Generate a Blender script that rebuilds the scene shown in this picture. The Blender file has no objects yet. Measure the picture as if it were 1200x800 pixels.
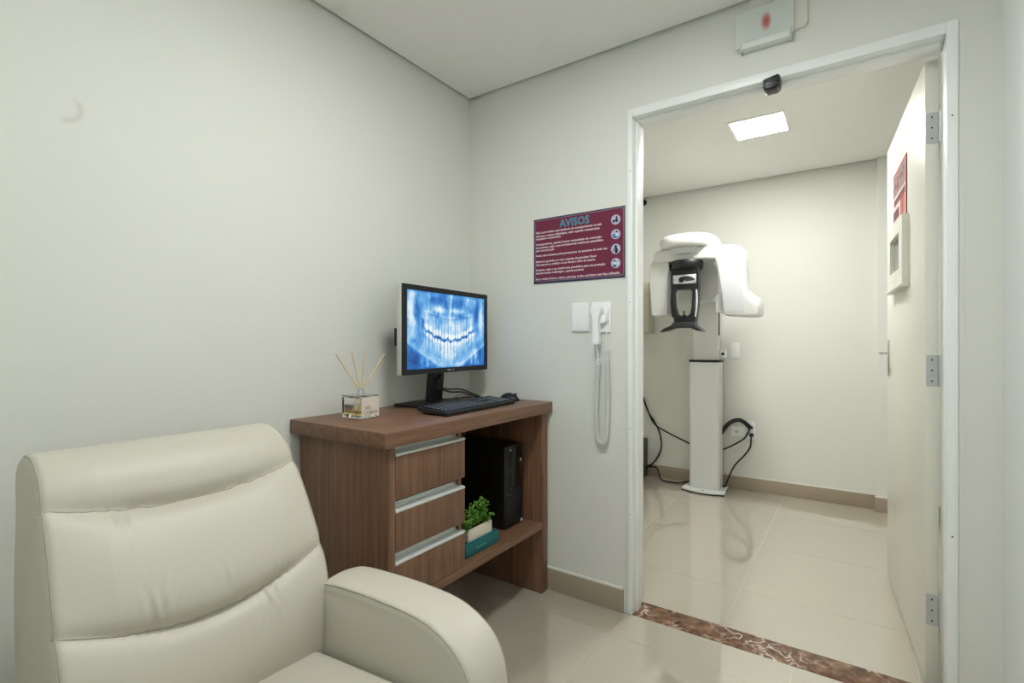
import bpy, bmesh, math, random
import numpy as np
from mathutils import Vector, Matrix
random.seed(7); np.random.seed(7)
S = bpy.context.scene
COL = S.collection

# ------------------------------------------------------------ camera, world, exposure
cd = bpy.data.cameras.new('camera'); cam = bpy.data.objects.new('camera', cd); COL.objects.link(cam)
cam.location = (1.658, -2.02, 1.14)
cam.rotation_euler = (math.radians(90), 0, math.radians(34.5))
cd.sensor_width = 36.0; cd.lens = 587.0 / 1200.0 * 36.0
cd.shift_y = 2.0 / 1200.0
cd.clip_start = 0.02
S.camera = cam
w = bpy.data.worlds.new('world'); S.world = w; w.use_nodes = True
w.node_tree.nodes['Background'].inputs[0].default_value = (0.75, 0.8, 0.82, 1)
w.node_tree.nodes['Background'].inputs[1].default_value = 0.1
S.view_settings.view_transform = 'Standard'; S.view_settings.look = 'None'
S.view_settings.exposure = 0.10; S.view_settings.gamma = 1.0; S.view_settings.use_curve_mapping = False
LAMP_NEAR = 66.0      # emission of the ceiling panel over the armchair
LAMP_FILL = 21.0      # emission of the unseen fill panel added behind the camera
LAMP_FAR = 104.0       # emission of the panel in the x-ray room

# ------------------------------------------------------------ materials
def srgb(r, g, b):
    f = lambda c: (c/255/12.92 if c/255 <= .04045 else ((c/255+.055)/1.055)**2.4)
    return (f(r), f(g), f(b), 1)
MATS = {}
def mat(name, col=(.8,.8,.8,1), rough=.5, metal=0., bump=0., bscale=200., vary=0., vscale=3., trans=0., coat=0., emit=None, estr=0., ior=1.45, spec=.5):
    if name in MATS: return MATS[name]
    m = bpy.data.materials.new(name); m.use_nodes = True; MATS[name] = m
    nt = m.node_tree; b = nt.nodes['Principled BSDF']
    b.inputs['Base Color'].default_value = col
    b.inputs['Roughness'].default_value = rough
    b.inputs['Metallic'].default_value = metal
    b.inputs['IOR'].default_value = ior
    b.inputs['Specular IOR Level'].default_value = spec
    b.inputs['Transmission Weight'].default_value = trans
    b.inputs['Coat Weight'].default_value = coat
    if emit: b.inputs['Emission Color'].default_value = emit; b.inputs['Emission Strength'].default_value = estr
    tc = nt.nodes.new('ShaderNodeTexCoord')
    if vary:
        n = nt.nodes.new('ShaderNodeTexNoise'); n.inputs['Scale'].default_value = vscale; n.inputs['Detail'].default_value = 4
        nt.links.new(tc.outputs['Object'], n.inputs['Vector'])
        mx = nt.nodes.new('ShaderNodeMix'); mx.data_type = 'RGBA'
        mx.inputs[6].default_value = tuple(c*(1-vary) for c in col[:3])+(1,)
        mx.inputs[7].default_value = tuple(min(1, c*(1+vary)) for c in col[:3])+(1,)
        nt.links.new(n.outputs['Fac'], mx.inputs[0]); nt.links.new(mx.outputs[2], b.inputs['Base Color'])
    if bump:
        n = nt.nodes.new('ShaderNodeTexNoise'); n.inputs['Scale'].default_value = bscale; n.inputs['Detail'].default_value = 3
        nt.links.new(tc.outputs['Object'], n.inputs['Vector'])
        bp = nt.nodes.new('ShaderNodeBump'); bp.inputs['Strength'].default_value = bump; bp.inputs['Distance'].default_value = .002
        nt.links.new(n.outputs['Fac'], bp.inputs['Height']); nt.links.new(bp.outputs['Normal'], b.inputs['Normal'])
    return m
def ramp(nt, stops):
    r = nt.nodes.new('ShaderNodeValToRGB'); e = r.color_ramp.elements
    while len(e) < len(stops): e.new(.5)
    for i, (p, c) in enumerate(stops): e[i].position = p; e[i].color = c
    return r
def wood(name, axis):
    m = bpy.data.materials.new(name); m.use_nodes = True; MATS[name] = m
    nt = m.node_tree; b = nt.nodes['Principled BSDF']; b.inputs['Roughness'].default_value = .42
    tc = nt.nodes.new('ShaderNodeTexCoord'); mp = nt.nodes.new('ShaderNodeMapping')
    sc = [60, 60, 60]; sc[axis] = 2.2
    mp.inputs['Scale'].default_value = sc
    geo = nt.nodes.new('ShaderNodeNewGeometry')
    nt.links.new(geo.outputs['Position'], mp.inputs['Vector'])
    n1 = nt.nodes.new('ShaderNodeTexNoise'); n1.inputs['Scale'].default_value = 1; n1.inputs['Detail'].default_value = 5; n1.inputs['Distortion'].default_value = .5
    nt.links.new(mp.outputs[0], n1.inputs['Vector'])
    mp2 = nt.nodes.new('ShaderNodeMapping'); sc2 = [320, 320, 320]; sc2[axis] = 7
    mp2.inputs['Scale'].default_value = sc2; nt.links.new(geo.outputs['Position'], mp2.inputs['Vector'])
    n2 = nt.nodes.new('ShaderNodeTexNoise'); n2.inputs['Scale'].default_value = 1; n2.inputs['Detail'].default_value = 2
    nt.links.new(mp2.outputs[0], n2.inputs['Vector'])
    r = ramp(nt, [(.28, srgb(86,58,42)), (.5, srgb(120,86,65)), (.72, srgb(144,107,82))])
    mx = nt.nodes.new('ShaderNodeMix'); mx.data_type = 'FLOAT'; mx.inputs[0].default_value = .45
    nt.links.new(n1.outputs['Fac'], mx.inputs[2]); nt.links.new(n2.outputs['Fac'], mx.inputs[3])
    nt.links.new(mx.outputs[0], r.inputs[0]); nt.links.new(r.outputs[0], b.inputs['Base Color'])
    bp = nt.nodes.new('ShaderNodeBump'); bp.inputs['Strength'].default_value = .12; bp.inputs['Distance'].default_value = .001
    nt.links.new(n2.outputs['Fac'], bp.inputs['Height']); nt.links.new(bp.outputs[0], b.inputs['Normal'])
    return m
def marble():
    m = bpy.data.materials.new('brown_marble'); m.use_nodes = True; MATS['brown_marble'] = m
    nt = m.node_tree; b = nt.nodes['Principled BSDF']; b.inputs['Roughness'].default_value = .18
    geo = nt.nodes.new('ShaderNodeNewGeometry')
    n = nt.nodes.new('ShaderNodeTexNoise'); n.inputs['Scale'].default_value = 26; n.inputs['Detail'].default_value = 10; n.inputs['Distortion'].default_value = .5
    nt.links.new(geo.outputs['Position'], n.inputs['Vector'])
    r = ramp(nt, [(.3, srgb(74,50,38)), (.48, srgb(112,80,60)), (.62, srgb(140,106,84)), (.75, srgb(176,150,132))])
    nt.links.new(n.outputs['Fac'], r.inputs[0])
    v = nt.nodes.new('ShaderNodeTexNoise'); v.inputs['Scale'].default_value = 12; v.inputs['Detail'].default_value = 8; v.inputs['Distortion'].default_value = .3
    nt.links.new(geo.outputs['Position'], v.inputs['Vector'])
    s = nt.nodes.new('ShaderNodeMath'); s.operation = 'SUBTRACT'; s.inputs[1].default_value = .5; nt.links.new(v.outputs['Fac'], s.inputs[0])
    a = nt.nodes.new('ShaderNodeMath'); a.operation = 'ABSOLUTE'; nt.links.new(s.outputs[0], a.inputs[0])
    vr = ramp(nt, [(.0, (1,1,1,1)), (.012, (.7,.7,.7,1)), (.035, (0,0,0,1))]); nt.links.new(a.outputs[0], vr.inputs[0])
    k = nt.nodes.new('ShaderNodeTexNoise'); k.inputs['Scale'].default_value = 4.0; k.inputs['Detail'].default_value = 2
    nt.links.new(geo.outputs['Position'], k.inputs['Vector'])
    kr = ramp(nt, [(.45, (0,0,0,1)), (.6, (1,1,1,1))]); nt.links.new(k.outputs['Fac'], kr.inputs[0])
    mu = nt.nodes.new('ShaderNodeMath'); mu.operation = 'MULTIPLY'; nt.links.new(vr.outputs[0], mu.inputs[0]); nt.links.new(kr.outputs[0], mu.inputs[1])
    mx = nt.nodes.new('ShaderNodeMix'); mx.data_type = 'RGBA'; mx.inputs[7].default_value = srgb(232,214,202)
    nt.links.new(mu.outputs[0], mx.inputs[0]); nt.links.new(r.outputs[0], mx.inputs[6]); nt.links.new(mx.outputs[2], b.inputs['Base Color'])
    return m
WALLC = srgb(227,228,221)
wall_m = mat('wall_paint', WALLC, .75, bump=.05, bscale=260, vary=.012, vscale=2.0)
ceil_m = mat('ceiling_paint', srgb(243,243,239), .9, bump=.03, bscale=180)
gap_m = mat('ceiling_gap_paint', srgb(200,200,190), .9)
right_m = mat('white_wall_paint', srgb(236,239,238), .7, bump=.04, bscale=240)
frame_m = mat('white_enamel', srgb(246,249,248), .32, bump=.06, bscale=60, vary=.015, vscale=6)
leaf_m = mat('door_lacquer', srgb(232,232,220), .35, bump=.03, bscale=40)
grout_m = mat('grout', srgb(192,185,170), .8)
tile_m = mat('polished_porcelain', srgb(201,194,179), .02, vary=.02, vscale=5, ior=2.0, metal=.22, coat=.6)
base_m = mat('baseboard_porcelain', srgb(166,152,134), .22, vary=.03, vscale=6)
cap_m = mat('baseboard_cap', srgb(226,224,214), .5)
wood_v = wood('walnut_vertical', 2); wood_h = wood('walnut_lengthwise', 1)
alu = mat('brushed_aluminium', srgb(222,226,225), .34, metal=.35, bump=.03, bscale=300)
leather = mat('cream_leather', srgb(198,193,180), .46, bump=.10, bscale=420, vary=.012, vscale=7)
stitch_m = mat('leather_piping', srgb(172,166,150), .55)
blackp = mat('black_plastic', srgb(22,23,25), .42, bump=.03, bscale=500)
gloss_black = mat('gloss_black', srgb(14,14,15), .2)
darkgrey = mat('dark_grey_plastic', srgb(44,46,50), .45)
keym = mat('key_plastic', srgb(33,36,44), .4)
legend_m = mat('key_print', srgb(190,200,215), .6)
silver = mat('silver_plastic', srgb(200,200,196), .35, metal=.2)
whitep = mat('white_plastic', srgb(248,249,250), .35)
machine = mat('machine_white', srgb(230,231,229), .28, bump=.01, bscale=80)
machine_g = mat('machine_grey', srgb(214,217,218), .35)
steel = mat('hinge_steel', srgb(196,199,199), .35, metal=.35, vary=.14, vscale=40)
rubber = mat('cable_rubber', srgb(20,20,20), .5)
cord_m = mat('cord_white', srgb(232,232,226), .5)
glass = mat('clear_glass', (1,1,1,1), .02, trans=1.0, ior=1.45)
def wall_smudge():
    m = wall_m.copy(); m.name = 'wall_paint_smudged'; nt = m.node_tree; b = nt.nodes['Principled BSDF']
    geo = nt.nodes.new('ShaderNodeNewGeometry')
    sub = nt.nodes.new('ShaderNodeVectorMath'); sub.operation = 'SUBTRACT'; sub.inputs[1].default_value = (0, -1.617, 1.742)
    nt.links.new(geo.outputs['Position'], sub.inputs[0])
    sp = nt.nodes.new('ShaderNodeSeparateXYZ'); nt.links.new(sub.outputs[0], sp.inputs[0])
    ln = nt.nodes.new('ShaderNodeVectorMath'); ln.operation = 'LENGTH'; nt.links.new(sub.outputs[0], ln.inputs[0])
    def M(op, a, b_=None, c=None):
        n = nt.nodes.new('ShaderNodeMath'); n.operation = op
        for i, v in enumerate((a, b_, c)):
            if v is None: continue
            if hasattr(v, 'default_value'): nt.links.new(v, n.inputs[i])
            else: n.inputs[i].default_value = v
        return n.outputs[0]
    d = M('ABSOLUTE', M('SUBTRACT', ln.outputs['Value'], .034))
    ringf = M('SUBTRACT', 1.0, M('DIVIDE', d, .012)); 
    side = M('MULTIPLY', M('MULTIPLY_ADD', sp.outputs['Y'], 45.0, .35), M('MULTIPLY_ADD', sp.outputs['Z'], -30.0, 1.0))
    low = M('MULTIPLY_ADD', sp.outputs['Z'], -20.0, 1.0)
    fac = nt.nodes.new('ShaderNodeClamp'); nt.links.new(M('MULTIPLY', M('MAXIMUM', ringf, 0.0), M('MINIMUM', M('MAXIMUM', side, 0.0), 1.0)), fac.inputs[0])
    src = b.inputs['Base Color'].links[0].from_socket
    mx = nt.nodes.new('ShaderNodeMix'); mx.data_type = 'RGBA'; mx.inputs[7].default_value = srgb(212,211,202)
    nt.links.new(fac.outputs[0], mx.inputs[0]); nt.links.new(src, mx.inputs[6]); nt.links.new(mx.outputs[2], b.inputs['Base Color'])
    return m

# ------------------------------------------------------------ helpers
WPOS = {}
def wp(o): return WPOS.get(o.name, Vector((0,0,0)))
def tag(o, label=None, cat=None, group=None, kind=None):
    if label: o['label'] = label
    if cat: o['category'] = cat
    if group: o['group'] = group
    if kind: o['kind'] = kind
    return o
def root(name, loc, label=None, cat=None, group=None, kind=None):
    o = bpy.data.objects.new(name, None); COL.objects.link(o); o.location = loc; o.empty_display_size = .05
    WPOS[o.name] = Vector(loc); return tag(o, label, cat, group, kind)
def link(name, me, m, parent=None, smooth=False):
    """mesh given in world coordinates -> object with its origin at its own base"""
    n = len(me.vertices); co = np.empty(n*3); me.vertices.foreach_get('co', co); co = co.reshape(-1,3)
    org = Vector(((co[:,0].min()+co[:,0].max())/2, (co[:,1].min()+co[:,1].max())/2, co[:,2].min()))
    co -= np.array(org); me.vertices.foreach_set('co', co.ravel())
    if smooth: me.polygons.foreach_set('use_smooth', [True]*len(me.polygons))
    me.update()
    if m: me.materials.append(m)
    o = bpy.data.objects.new(name, me); COL.objects.link(o)
    o.location = org - (wp(parent) if parent else Vector((0,0,0)))
    if parent: o.parent = parent
    WPOS[o.name] = org
    return o
def frombm(name, bm, m, parent=None, smooth=False, xf=None, flat_angle=None):
    if xf:
        for v in bm.verts: v.co = Vector(xf(*v.co))
    bmesh.ops.recalc_face_normals(bm, faces=bm.faces)
    me = bpy.data.meshes.new(name); bm.to_mesh(me); bm.free()
    o = link(name, me, m, parent, smooth)
    if flat_angle is not None: me.set_sharp_from_angle(angle=math.radians(flat_angle))
    return o
def bbox(bm, x0, x1, y0, y1, z0, z1, bev=0., seg=2):
    r = bmesh.ops.create_cube(bm, size=1.0); vs = r['verts']
    for v in vs:
        v.co = Vector(((x0+x1)/2+v.co.x*(x1-x0), (y0+y1)/2+v.co.y*(y1-y0), (z0+z1)/2+v.co.z*(z1-z0)))
    if bev:
        es = list({e for v in vs for e in v.link_edges})
        bmesh.ops.bevel(bm, geom=es, offset=bev, segments=seg, profile=.5, affect='EDGES')
def box(name, x0, x1, y0, y1, z0, z1, m, parent=None, bev=0., seg=2, xf=None):
    bm = bmesh.new(); bbox(bm, x0, x1, y0, y1, z0, z1, bev, seg)
    return frombm(name, bm, m, parent, smooth=bev > 0, xf=xf, flat_angle=40 if bev > 0 else None)
def boxes(name, lst, m, parent=None, bev=0., xf=None):
    bm = bmesh.new()
    for b in lst: bbox(bm, *b, bev=bev)
    return frombm(name, bm, m, parent, smooth=bev > 0, xf=xf, flat_angle=40 if bev > 0 else None)
def prism(name, pts, a0, a1, plane, m, parent=None, bev=0., seg=3, xf=None, smooth=True, ang=40):
    """closed outline in a plane ('xz','yz','xy') swept between a0 and a1 along the other axis"""
    bm = bmesh.new()
    def P(p, a):
        return {'xz': (p[0], a, p[1]), 'yz': (a, p[0], p[1]), 'xy': (p[0], p[1], a)}[plane]
    v0 = [bm.verts.new(P(p, a0)) for p in pts]; v1 = [bm.verts.new(P(p, a1)) for p in pts]; n = len(pts)
    bm.faces.new(v0); bm.faces.new(v1[::-1])
    for i in range(n): bm.faces.new((v0[i], v0[(i+1) % n], v1[(i+1) % n], v1[i]))
    bmesh.ops.recalc_face_normals(bm, faces=bm.faces)
    if bev:
        caps = [e for e in bm.edges if (e.verts[0] in v0 and e.verts[1] in v0) or (e.verts[0] in v1 and e.verts[1] in v1)]
        bmesh.ops.bevel(bm, geom=caps, offset=bev, segments=seg, profile=.5, affect='EDGES', clamp_overlap=True)
    return frombm(name, bm, m, parent, smooth=smooth, xf=xf, flat_angle=ang)
def spline(pts, n=8, closed=False):
    P = [Vector(p) for p in pts]; out = []; N = len(P)
    rng = range(N if closed else N-1)
    for i in rng:
        g = (lambda k: P[k % N]) if closed else (lambda k: P[max(0, min(N-1, k))])
        a, b, c, d = g(i-1), g(i), g(i+1), g(i+2)
        for j in range(n):
            t = j/n
            out.append(.5*((2*b)+(-a+c)*t+(2*a-5*b+4*c-d)*t*t+(-a+3*b-3*c+d)*t**3))
    if not closed: out.append(P[-1])
    return out
def tube_bm(bm, pts, r, seg=8, closed=False):
    pts = [Vector(p) for p in pts]; n = len(pts); rings = []
    rr = r if isinstance(r, (list, tuple)) else [r]*n
    t = (pts[1]-pts[0]).normalized(); up = Vector((0,0,1)) if abs(t.z) < .9 else Vector((1,0,0))
    nrm = t.cross(up).normalized()
    for i in range(n):
        if closed: t = (pts[(i+1) % n]-pts[i-1]).normalized()
        else: t = (pts[min(n-1,i+1)]-pts[max(0,i-1)]).normalized()
        nrm = (nrm - t*nrm.dot(t)).normalized(); bn = t.cross(nrm)
        rings.append([bm.verts.new(pts[i]+(nrm*math.cos(2*math.pi*k/seg)+bn*math.sin(2*math.pi*k/seg))*rr[i]) for k in range(seg)])
    for i in range(n if closed else n-1):
        a, b = rings[i], rings[(i+1) % n]
        for k in range(seg): bm.faces.new((a[k], a[(k+1) % seg], b[(k+1) % seg], b[k]))
    if not closed: bm.faces.new(rings[0][::-1]); bm.faces.new(rings[-1])
def tube(name, pts, r, m, parent=None, seg=8, closed=False, xf=None):
    bm = bmesh.new(); tube_bm(bm, pts, r, seg, closed)
    return frombm(name, bm, m, parent, smooth=True, xf=xf, flat_angle=60)
def lathe(name, prof, center, m, parent=None, seg=28, axis='z', xf=None):
    bm = bmesh.new(); c = Vector(center); rings = []
    for (r, h) in prof:
        ring = []
        for k in range(seg):
            a = 2*math.pi*k/seg; u, v = r*math.cos(a), r*math.sin(a)
            ring.append(bm.verts.new(c+Vector({'z': (u,v,h), 'y': (u,h,v), 'x': (h,u,v)}[axis])))
        rings.append(ring)
    for i in range(len(rings)-1):
        for k in range(seg): bm.faces.new((rings[i][k], rings[i][(k+1) % seg], rings[i+1][(k+1) % seg], rings[i+1][k]))
    bm.faces.new(rings[0]); bm.faces.new(rings[-1])
    return frombm(name, bm, m, parent, smooth=True, xf=xf, flat_angle=45)
_font = {}
def text(name, body, origin, ux, uz, m, parent, width=None, height=None, bold=0., align='L', push=None):
    """lettering as a flat mesh: origin = left end of the base line, ux / uz = unit vectors, width or cap height in metres"""
    cu = bpy.data.curves.new('t', 'FONT'); cu.body = body; cu.offset = bold; cu.resolution_u = 2
    to = bpy.data.objects.new('t', cu); COL.objects.link(to)
    dg = bpy.context.evaluated_depsgraph_get(); dg.update()
    me = bpy.data.meshes.new_from_object(to.evaluated_get(dg)); bpy.data.objects.remove(to); bpy.data.curves.remove(cu)
    n = len(me.vertices); co = np.empty(n*3); me.vertices.foreach_get('co', co); co = co.reshape(-1,3)
    co[:,0] -= co[:,0].min()
    s = (height/.73) if height else width/co[:,0].max()
    sx = width/co[:,0].max() if width else s
    off = {'L': 0, 'C': -.5*co[:,0].max()*sx, 'R': -co[:,0].max()*sx}[align]
    O, X, Z = np.array(origin), np.array(ux), np.array(uz)
    wco = O[None]+(co[:,0:1]*sx+off)*X[None]+co[:,1:2]*s*Z[None]
    me.vertices.foreach_set('co', wco.ravel()); me.update(); me.name = name
    return link(name, me, m, parent)

# ------------------------------------------------------------ room shell
H = 2.40; XR = 2.011; YB = -2.75; T = .12; Y2 = 2.23; X2L = -.15; X2R = 2.45
DX0, DX1, DZ = .885, 1.885, 2.087       # clear door opening
OX0, OX1, OZ = .864, 1.913, 2.122       # frame outside
def struct(o): o['kind'] = 'structure'; return o
W0 = H+.045
struct(tag(box('wall_left', -.12, 0, YB-.12, .0, 0, W0, wall_smudge()), 'plain cream painted wall behind armchair and desk'))
struct(tag(boxes('wall_back', [(-.12, OX0, 0, T, 0, W0), (OX1, XR+.12, 0, T, 0, W0), (OX0, OX1, 0, T, OZ, W0)], wall_m), 'cream wall with open doorway and burgundy sign'))
struct(tag(box('wall_right', XR, XR+.12, YB-.12, 0, 0, W0, right_m), 'white wall edge at the right of the doorway'))
struct(tag(box('wall_rear', 0, XR, YB-.12, YB, 0, W0, wall_m), 'cream wall opposite the doorway'))
struct(tag(box('wall_far', X2L-.12, X2R+.12, Y2, Y2+.12, 0, W0, wall_m), 'cream wall behind the x-ray machine'))
struct(tag(box('wall_far_left', X2L-.12, X2L, T, Y2, 0, W0, wall_m), 'left wall of the x-ray room'))
struct(tag(box('wall_far_right', X2R, X2R+.12, T, Y2, 0, W0, wall_m), 'right wall of the x-ray room'))
struct(tag(boxes('wall_front_far', [(X2L-.12, -.12, 0.001, T, 0, W0), (XR+.12, X2R+.12, .001, T, 0, W0)], wall_m), 'outer ends of the wall between the rooms'))
struct(tag(box('wall_pilaster', 1.775, X2R, Y2-.055, Y2, 0, W0, wall_m), 'shallow projecting pier beside the open door'))
g = .014
c1 = struct(tag(box('ceiling', g, XR-g, YB+g, -g, H, H+.02, ceil_m), 'white plasterboard ceiling over armchair'))
box('gap_backing', -.12, XR+.12, YB-.12, T, W0, W0+.03, gap_m, c1)
c2 = struct(tag(box('ceiling', X2L+g, X2R-g, T+g, Y2-.02, H, H+.02, ceil_m), 'white ceiling of the x-ray room'))
box('gap_backing', X2L-.12, X2R+.12, T+.001, Y2+.12, W0, W0+.03, gap_m, c2)

def tiles(fl, x0, x1, y0, y1, ox, oy, t=.62, j=.0014):
    xs = sorted({x0, x1, *[ox+k*t for k in range(-9, 10) if x0+.01 < ox+k*t < x1-.01]})
    ys = sorted({y0, y1, *[oy+k*t for k in range(-9, 10) if y0+.01 < oy+k*t < y1-.01]})
    for i in range(len(xs)-1):
        for k in range(len(ys)-1):
            box('floor_tile', xs[i]+j/2, xs[i+1]-j/2, ys[k]+j/2, ys[k+1]-j/2, -.008, 0, tile_m, fl)
f1 = struct(tag(box('floor', -.12, XR+.12, YB-.12, -.002, -.06, -.0012, grout_m), 'polished beige porcelain floor under desk'))
tiles(f1, 0, XR, YB, 0, .235, -.18)
f2 = struct(tag(box('floor', X2L-.12, X2R+.12, T+.005, Y2+.12, -.06, -.0012, grout_m), 'polished beige porcelain floor of x-ray room'))
tiles(f2, X2L, X2R, T+.005, Y2, 1.215, 1.725)
struct(tag(box('trim_1', DX0, DX1, .0, T+.004, -.05, .002, marble(), bev=.001), 'brown veined marble threshold in the doorway'))

def skirting(name, x0, x1, y0, y1, axis, label, h=.097, d=.012):
    b = struct(tag(box(name, x0, x1, y0, y1, .0005, h, base_m, bev=.001), label))
    box('baseboard_cap', x0, x1, y0, y1, h+.0002, h+.009, cap_m, b, bev=.0015)
skirting('baseboard_back', .012, .845, -.012, 0, 'x', 'beige porcelain baseboard between desk and doorway')
skirting('baseboard_left', 0, .012, YB, -.0, 'y', 'beige porcelain baseboard along left wall')
skirting('baseboard_back_right', OX1+.02, XR-.012, -.012, 0, 'x', 'short baseboard right of the doorway')
skirting('baseboard_right', XR-.012, XR, YB, 0, 'y', 'beige baseboard along right wall')
skirting('baseboard_far', X2L, 1.775, Y2-.012, Y2, 'x', 'beige baseboard behind the x-ray machine')
skirting('baseboard_pilaster', 1.763, X2R, Y2-.067, Y2-.055, 'x', 'beige baseboard around the shallow pier')

# ------------------------------------------------------------ door
d1 = root('door_1', (1.846, .125, 0), 'white flush door standing open into x-ray room with steel hinges', kind='structure')
e = -.008
fr = boxes('frame', [(OX0, DX0, e, T+.008, 0.002, OZ), (DX1, OX1, e, T+.008, .002, OZ), (DX0, DX1, e, T+.008, DZ, OZ)], frame_m, d1, bev=.003)
# plaster line round the frame, slightly proud of the wall
boxes('plaster_edge', [(OX0-.012, OX0, -.002, .002, .1, OZ+.01), (OX1, OX1+.014, -.002, .002, .002, OZ+.01), (OX0, OX1, -.002, .002, OZ, OZ+.01)], wall_m, d1)
boxes('door_stop', [(DX0, DX0+.010, .03, .075, .002, DZ), (DX0+.010, DX1-.010, .03, .075, DZ-.010, DZ)], frame_m, d1, bev=.002)
boxes('nail_hole', [(.8735, .8765, e-.0006, e+.001, z, z+.004) for z in (.42, .78, 1.31, 1.86)] + [(1.897, 1.901, e-.0006, e+.001, z, z+.004) for z in (.55, 1.83)], darkgrey, d1)
p0 = Vector((1.846, .128)); dv = Vector((-.062, .925)).normalized(); nv = Vector((-dv.y, dv.x))
def LF(s, n, z):        # along the leaf, out of its visible face, up
    return (p0.x+dv.x*s+nv.x*n, p0.y+dv.y*s+nv.y*n, z)
leaf = box('leaf', 0, .93, -.036, 0, .012, 2.075, leaf_m, d1, bev=.0015, xf=LF)
for zc in (1.85, 1.05, .26):
    box('hinge', -.003, .001, -.033, -.003, zc-.05, zc+.05, steel, leaf, xf=LF)
    tube('hinge_knuckle', [LF(-.006, -.039, zc-.05), LF(-.006, -.039, zc+.05)], .006, steel, leaf, seg=10)
    boxes('hinge_screw', [(-.0042, -.002, -.020, -.015, zc+k-.0025, zc+k+.0025) for k in (-.035, 0, .035)], darkgrey, leaf, xf=LF)
bm = bmesh.new()
for b in [(.31,.39,0,.022,1.372,1.642),(.64,.72,0,.022,1.372,1.642),(.39,.64,0,.022,1.585,1.642),(.39,.64,0,.022,1.372,1.44)]: bbox(bm, *b)
bmesh.ops.remove_doubles(bm, verts=bm.verts, dist=1e-5)
vf = frombm('viewing_window', bm, leaf_m, leaf, xf=LF)
box('window_pane', .39, .64, .003, .006, 1.44, 1.585, mat('lead_glass', srgb(150,160,156), .08), leaf, xf=LF)
box('window_ledge', .30, .72, 0, .03, 1.36, 1.372, leaf_m, leaf, bev=.002, xf=LF)
hp = box('handle_plate', .855, .885, 0, .006, .985, 1.155, steel, leaf, bev=.002, xf=LF)
tube('door_handle', [LF(.87, .004, 1.095), LF(.87, .032, 1.095), LF(.865, .036, 1.095), LF(.79, .036, 1.092)], .008, steel, leaf, seg=10)

# ------------------------------------------------------------ ceiling panels
def panel(cx, cy, z, label, strength, col=(1,.98,.95,1), s=.135):
    r = root('ceiling_light', (cx, cy, z-.006), label, 'light', 'square recessed ceiling panels')
    bm = bmesh.new()
    for b in [(cx-s-.012, cx-s, cy-s-.012, cy+s+.012, z-.006, z), (cx+s, cx+s+.012, cy-s-.012, cy+s+.012, z-.006, z), (cx-s, cx+s, cy-s-.012, cy-s, z-.006, z), (cx-s, cx+s, cy+s, cy+s+.012, z-.006, z)]: bbox(bm, *b)
    frombm('trim_ring', bm, whitep, r)
    m = mat('led_diffuser_%d' % strength, (1,1,1,1), .5, emit=col, estr=strength)
    box('diffuser', cx-s, cx+s, cy-s, cy+s, z-.004, z-.001, m, r)
panel(1.193, 1.19, H, 'square lit ceiling panel in the x-ray room', LAMP_FAR, (1,.985,.95,1))
panel(1.10, -1.10, H, 'square lit ceiling panel above the armchair', LAMP_NEAR, (.985,1,.968,1))
panel(1.15, -2.30, H, 'added unseen fill panel on the ceiling near the rear wall', LAMP_FILL, (.90,1,1,1))  # added lamp out of view, cool fill for armchair and left wall

# ------------------------------------------------------------ desk
dk = root('desk', (.25, -.5, 0), 'walnut veneer desk in the corner with three drawers and open shelf', 'desk')
box('desk_top', .006, .5, -1.003, -.004, .822, .870, wood_h, dk, bev=.0015)
box('side_panel', .02, .48, -.973, -.945, .001, .822, wood_v, dk, bev=.001)
box('side_panel', .02, .48, -.066, -.017, .001, .822, wood_v, dk, bev=.001)
box('shelf', .02, .48, -.945, -.066, .294, .325, wood_h, dk, bev=.001)
box('divider', .02, .462, -.625, -.609, .325, .822, wood_v, dk)
box('back_panel', .02, .032, -.609, -.066, .325, .822, wood_v, dk)
prof_h = [(.430,0),(.479,0),(.4812,.002),(.4812,.007),(.478,.0095),(.462,.0105),(.452,.014),(.447,.021),(.447,.027),(.455,.029),(.462,.031),(.430,.031)]
for zt, zb in ((.818, .651), (.641, .488), (.478, .328)):
    d = root('drawer', (.47, -.777, zb)); d.parent = dk; d.location = Vector((.47, -.777, zb)) - Vector((.25, -.5, 0)); d['label'] = 'walnut drawer with recessed aluminium pull'
    dr = box('drawer_front', .462, .480, -.943, -.610, zb, zt-.031, wood_v, d, bev=.0008)
    prism('handle', [(x, zt-.031+z) for x, z in prof_h], -.943, -.610, 'xz', alu, d, ang=25)

# ------------------------------------------------------------ monitor
ML, MR = Vector((.207, -.655)), Vector((.178, -.079)); mw = (MR-ML).length; mu = (MR-ML).normalized(); mn = Vector((mu.y, -mu.x))
def MF(u, n, z): return (ML.x+mu.x*u+mn.x*n, ML.y+mu.y*u+mn.y*n, z)
mo = root('monitor', (.1, -.36, .87), 'black flat monitor showing blue dental x-ray on walnut desk', 'monitor')
Z0, Z1 = 1.014, 1.374; bz = .021
bm = bmesh.new()
for b in [(0, bz, -.022, 0, Z0, Z1), (mw-bz, mw, -.022, 0, Z0, Z1), (bz, mw-bz, -.022, 0, Z1-bz, Z1), (bz, mw-bz, -.022, 0, Z0, Z0+bz)]: bbox(bm, *b)
bmesh.ops.remove_doubles(bm, verts=bm.verts, dist=1e-5)
bez = frombm('bezel', bm, blackp, mo, xf=MF)
box('side_band', -.001, mw+.001, -.034, -.009, Z0-.001, Z1+.001, silver, mo, bev=.002, xf=MF)
box('rear_shell', .03, mw-.03, -.055, -.034, Z0+.03, Z1-.03, blackp, mo, bev=.008, xf=MF)
box('port_block', .0, .03, -.05, -.034, 1.13, 1.20, blackp, mo, bev=.003, xf=MF)
text('maker_mark', 'DELL', MF(mw/2-.003, .0012, Z0+.0065), (mu.x, mu.y, 0), (0,0,1), mat('mark_grey', srgb(205,205,205), .4), mo, width=.026, height=.0075, bold=.02, align='C')
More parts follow.
